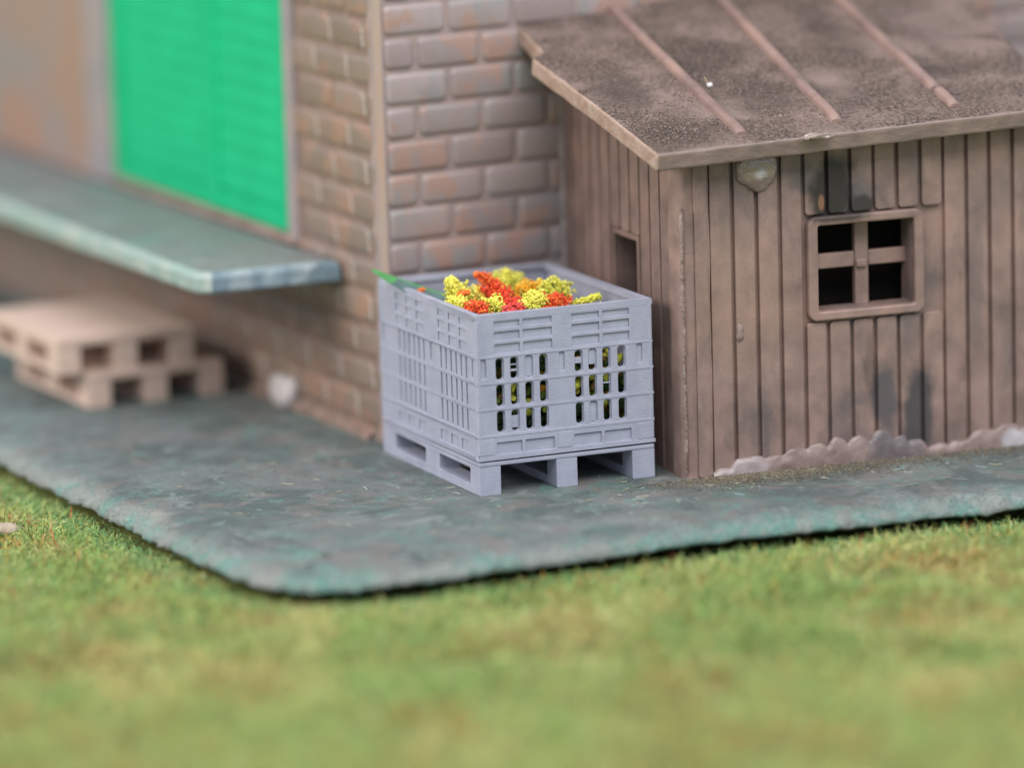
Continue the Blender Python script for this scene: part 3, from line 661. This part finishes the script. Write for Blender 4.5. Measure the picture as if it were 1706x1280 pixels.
# ------------------------------------------------------------------ flowers of ground foam in the crate
ico = []
bm = bmesh.new(); bmesh.ops.create_icosphere(bm, subdivisions=1, radius=1); IV = np.array([v_.co[:] for v_ in bm.verts]); IF = np.array([[q.index for q in f_.verts] for f_ in bm.faces]); bm.free()
def grains(name, P, rad, mats, mi, parent=None):
    g = np.random.default_rng(len(P)); n_ = len(P); S = rad[:, None, None]*g.uniform(.55, 1.45, (n_, 1, 3))
    q = g.normal(size=(n_, 3, 3)); q, _ = np.linalg.qr(q); V = (IV[None]*(1+g.normal(0, .18, (n_, 12, 1))))*S
    V = np.einsum('nij,nkj->nki', q, V)+P[:, None]; F = (IF[None]+np.arange(n_)[:, None, None]*12).reshape(-1, 3)
    me = bpy.data.meshes.new(name); me.from_pydata(V.reshape(-1, 3).tolist(), [], F.tolist())
    for mm in mats: me.materials.append(mm)
    me.polygons.foreach_set('material_index', np.repeat(mi, 20).astype('i')); me.update()
    o = bpy.data.objects.new(name, me); COL.objects.link(o); o.parent = parent; return o
def foam(name, a, b_): 
    return plain(name, a, .75, .15, b_, 60)
F_y = foam('foam_yellow', (.86, .80, .16), .12); F_y2 = foam('foam_lemon', (.72, .72, .10), .14); F_r = foam('foam_red', (.86, .10, .05), .14); F_o = foam('foam_orange_red', (.88, .21, .05), .14)
F_a = foam('foam_amber', (.90, .45, .035), .1); F_g = foam('foam_green', (.13, .20, .04), .5); F_b = foam('foam_brown', (.30, .18, .06), .4); F_k = foam('foam_dark_green', (.045, .09, .035), .4); F_p = foam('foam_pink', (.80, .12, .11), .2)
def clump(pts, r, n_, mats, w_, label, grain=.011, loc=(0, 0, 0)):
    """pts: spine points in world space; a foam tuft grown round them"""
    g = np.random.default_rng(int(abs(pts[0][0]*1000))+n_)
    n_ = int(n_*5); grain *= .62; r = [q*1.18 for q in r]
    P = []; pts = np.array(pts, float); pts[:, 2] += .018; o3 = pts[0].copy()
    for _ in range(n_):
        i = g.integers(0, max(1, len(pts)-1)); t_ = g.random(); c_ = pts[i] if len(pts) == 1 else pts[i]*(1-t_)+pts[i+1]*t_
        rr = r[i] if len(pts) == 1 else r[i]*(1-t_)+r[i+1]*t_
        d_ = g.normal(size=3); d_ /= np.linalg.norm(d_); P.append(c_+d_*rr*(g.random()**.4)*(1+.30*math.sin(7*d_[0]+4*d_[2]+c_[0]*60)+.14*math.sin(19*d_[1]+13*d_[2])))
    P = np.array(P)-o3; mi = g.choice(len(mats), len(P), p=np.array(w_)/sum(w_))
    o = grains('flower_clump', P, np.full(len(P), grain), mats, mi); o.location = o3
    return tag(o, label, 'flower', 'foam flower clumps heaped in the crate')
clump([(.225, .64, .84), (.20, .60, .91), (.135, .60, .995)], [.062, .058, .014], 330, [F_y, F_y2], [3, 1], 'tall pale yellow flower spike leaning left near the crate side')
clump([(.43, .62, .91), (.38, .62, .96), (.29, .60, 1.01)], [.035, .028, .013], 120, [F_o, F_r], [3, 1], 'thin orange red stem pointing up, topmost in the crate', .010)
clump([(.38, .62, .90), (.43, .55, .86)], [.062, .05], 230, [F_r, F_o], [3, 1], 'scarlet flower clump at the centre below the orange red stem')
clump([(.40, .44, .855), (.42, .40, .83)], [.05, .045], 170, [F_r, F_p], [3, 1], 'deep red flower clump just in front of the scarlet centre one')
clump([(.56, .85, .90), (.63, .90, .88)], [.06, .06], 260, [F_y, F_y2], [2, 1], 'golden yellow clump behind the scarlet centre, farthest back')
clump([(.57, .64, .89), (.67, .63, .885)], [.042, .042], 200, [F_a, F_y], [5, 1], 'amber orange flower clump between the two rear yellow clumps')
clump([(.66, .52, .89), (.74, .52, .88)], [.06, .055], 260, [F_y, F_y2, F_g], [5, 4, .3], 'lemon yellow clump right of the amber one')
clump([(.52, .25, .885), (.62, .25, .875)], [.042, .038], 190, [F_o, F_r], [2, 2], 'orange red clump at the right behind the front rim')
clump([(.40, .24, .875), (.50, .27, .89), (.45, .30, .91)], [.045, .045, .03], 260, [F_y, F_y2], [3, 2], 'bright yellow clump in the middle against the front rim')
clump([(.68, .25, .865), (.74, .21, .89), (.78, .18, .905)], [.022, .014, .017], 70, [F_y2, F_y], [2, 1], 'thin yellow green sprig reaching right towards the rim corner', .009)
clump([(.26, .17, .885), (.33, .18, .885)], [.028, .028], 100, [F_p, F_r], [3, 1], 'pinkish red clump touching the front rim')
clump([(.21, .36, .865), (.27, .30, .89)], [.04, .045], 170, [F_y, F_y2, F_g], [4, 4, .5], 'yellow clump between the small red ones at the front corner')
clump([(.16, .40, .875), (.19, .30, .88)], [.032, .035], 110, [F_r, F_o], [2, 2], 'small red clump low at the front left corner')
clump([(.13, .55, .88), (.15, .46, .875)], [.035, .035], 110, [F_y, F_y2], [3, 1], 'small yellow clump along the left rim below the tall yellow spike')
clump([(.17, .54, .925), (.20, .50, .94)], [.014, .010], 35, [F_o], [1], 'tiny orange petal lying on the yellow clump by the left rim', .009)
clump([(.115, .90, .885)], [.020], 50, [F_o], [1], 'lone orange bud by the left rim under the green leaf', .009)
clump([(.36, .78, .86), (.33, .62, .86)], [.045, .045], 150, [F_y, F_a], [3, 1], 'faded yellow tuft between the tall spike and the scarlet clump')
# heap below: cannot be counted
hp = []
for _ in range(5200):
    x, y = rng.uniform(.06, CW-.06), rng.uniform(.06, CD-.06); top_ = .84-.22*((x-.45)**2/.25+(y-.45)**2/.6)
    z = rng.uniform(.24, max(.4, top_)); 
    if vnoise(np.array([x+z*.7]), np.array([y+z*1.1]), 9, 3)[0] > .30: hp.append((x, y, z))
hp = np.array(hp); tone = vnoise(hp[:, 0]+hp[:, 2], hp[:, 1]-hp[:, 2], 8, 5)
mi = np.where(tone < .42, 0, np.where(tone < .62, 1, np.where(tone < .72, 2, 3))); mi = np.where(rng.random(len(hp)) < .05, 4, mi)
o = grains('flower_heap', hp, np.full(len(hp), .020), [F_k, F_g, F_b, F_y2, F_a], mi); o.rotation_euler = (0, 0, R(-2.3)); o['kind'] = 'stuff'
tag(o, 'dark green and brown foam greenery filling the crate below the flowers', 'greenery')
# long green leaf over the rim
m = MB(); ns = 22; A0 = Vector((-.05, 1.15, 1.005)); A1 = Vector((.20, .70, .880)); dv = A1-A0; sd = Vector((.9, .35, .30)).normalized(); vv = []
for i in range(ns+1):
    t_ = i/ns; c_ = A0+dv*t_+Vector((0, 0, -.018*math.sin(t_*math.pi))); w_ = .006+.040*min(1, t_*2.2)**.8
    for s_ in (-1, -.8, 0, .8, 1): vv.append(c_+sd*(w_*s_)+Vector((0, 0, -.014*(1-abs(s_))*min(1, t_*3))))
m.add([tuple(q-A0) for q in vv], [(i*5+j, i*5+j+1, (i+1)*5+j+1, (i+1)*5+j) for i in range(ns) for j in range(4)])
m.mi = [1 if (i < 6 or (j == 3)) else 0 for i in range(ns) for j in range(4)]
lf = m.build('leaf', [plain('leaf_dark', (.10, .17, .16), .35, .5, .3, 12), plain('leaf_bright', (.08, .30, .09), .4, .5, .2, 20)], smooth=True)
lf.location = A0; so = lf.modifiers.new('s', 'SOLIDIFY'); so.thickness = .004
tag(lf, 'long dark green leaf with bright tip lying over the crate rear left rim', 'leaf')

# ------------------------------------------------------------------ pallets under the ledge
def pallet_parts(root, H=.20, W=.81, D=1.15):
    m = MB(); m.box((0, 0, H-.05), (W, D, H)); m.build('deck', M_pallet, root, bevel=.006)
    for x0, x1 in ((0, .135), (.335, .475), (W-.135, W)):
        m = MB(); m.sheet(rect(-D, 0, 0, H-.0505), [rect(-.50, .035, -.16, H-.062), rect(-1.0, .035, -.66, H-.062)], 0, x1-x0, bev=.003, M=Matrix(((0, 1, 0, x0), (-1, 0, 0, 0), (0, 0, 1, 0), (0, 0, 0, 1))))
        m.build('runner', M_pallet, root)
p1 = thing('pallet', (-.855, 3.28, .002), R(0), 'pale wooden pallet at the bottom, standing on the slab under the ledge', 'pallet', 'stacked pallets under the ledge')
pallet_parts(p1)
p2 = p1.copy(); COL.objects.link(p2); p2.location = (-1.02, 3.30, .204); p2.rotation_euler = (0, 0, R(0)); p2['label'] = 'pale wooden pallet on top, shifted left over the lower one'
for ch in list(p1.children):
    c_ = ch.copy(); COL.objects.link(c_); c_.parent = p2

# ------------------------------------------------------------------ bits
ch = lump('stone_chip', plain('beige_chip', (.46, .36, .28)), None, (0, 0, 0), (.09, .07, .03), 5, .3, 3); ch.location = (-2.16, 1.10, -.115)
tag(ch, 'pale beige chip lying in the grass at the left edge', 'chip')
# fibres and dirt crumbs strewn on the slab
def strew(name, n_, boxes, cols, lab, cat, ln=(.015, .075), seed=3):
    g = np.random.default_rng(seed); m = MB()
    for i in range(n_):
        x0, x1, y0, y1 = boxes[g.integers(len(boxes))]; x, y = g.uniform(x0, x1), g.uniform(y0, y1); a = g.normal(-.3, .8); L_ = g.uniform(*ln); w_ = .0014; cu = g.normal(0, .8)
        P = [Vector((x, y, .004+.004*g.random()))]
        for s_ in range(4): P.append(P[-1]+Vector((math.cos(a)*L_/4, math.sin(a)*L_/4, g.normal(0, .002)))); a += cu*.4
        vv = []
        for p in P: vv += [p+Vector((-math.sin(a)*w_, math.cos(a)*w_, .002)), p+Vector((math.sin(a)*w_, -math.cos(a)*w_, -.001))]
        m.add(vv, [(q*2, q*2+1, q*2+3, q*2+2) for q in range(4)], int(g.integers(len(cols))))
    o = m.build(name, cols, clean=False); o['kind'] = 'stuff'; return tag(o, lab, cat)
fc = [plain('fibre_pale', (.42, .43, .36)), plain('fibre_dark', (.10, .11, .09)), plain('fibre_straw', (.36, .33, .22)), plain('fibre_teal', (.25, .38, .34))]
strew('loose_fibre', 130, [(-1.2, 1.1, -.85, .5), (.2, 1.3, -.7, -.2), (1.1, 3, -.75, -.28), (-1.3, 0, 0, 1.4)], fc, 'fine pale and dark fibres strewn over the painted slab', 'fibres')
g = np.random.default_rng(9); n_ = 11000
cx = np.concatenate([g.normal(1.45, .30, n_//2), g.uniform(1.15, 3.0, n_-n_//2)]); off = np.abs(g.normal(0, .11, n_))
cy = -.168-math.tan(R(5))*(cx-1.09)-.05-off
pp = np.stack([cx, cy, np.full(n_, .003)], 1)
o = grains('dirt', pp, g.uniform(.001, .0034, n_), [plain('dirt_brown', (.13, .095, .06)), plain('dirt_grey', (.25, .22, .18)), plain('dirt_straw', (.33, .29, .17))], g.choice(3, n_, p=[.5, .35, .15])); o['kind'] = 'stuff'
tag(o, 'brown grit scattered along the foot of the shed wall', 'dirt')
# gritty flock on the roof
n_ = 60000; u_ = g.uniform(0, 2.25, n_); v_ = g.uniform(.03, 2.1, n_); kp = vnoise(u_, v_, 3.2, 31)*.5+vnoise(u_, v_, 9, 32)*.3+.45*np.exp(-((u_-.2)**2+(v_-.25)**2)/.09) > g.uniform(.3, .75, n_)
u_, v_ = u_[kp], v_[kp]; P3 = np.stack([u_, v_, np.full(len(u_), .002)], 1)
o = grains('roof_grit', P3, g.uniform(.0015, .0048, len(u_)), [plain('grit_dark', (.15, .11, .085)), plain('grit_pale', (.33, .255, .225)), plain('grit_brown', (.24, .175, .14))], g.choice(3, len(u_), p=[.5, .2, .3])); o['kind'] = 'stuff'; tilt(o, ROOF); o.matrix_local = Matrix.Identity(4)
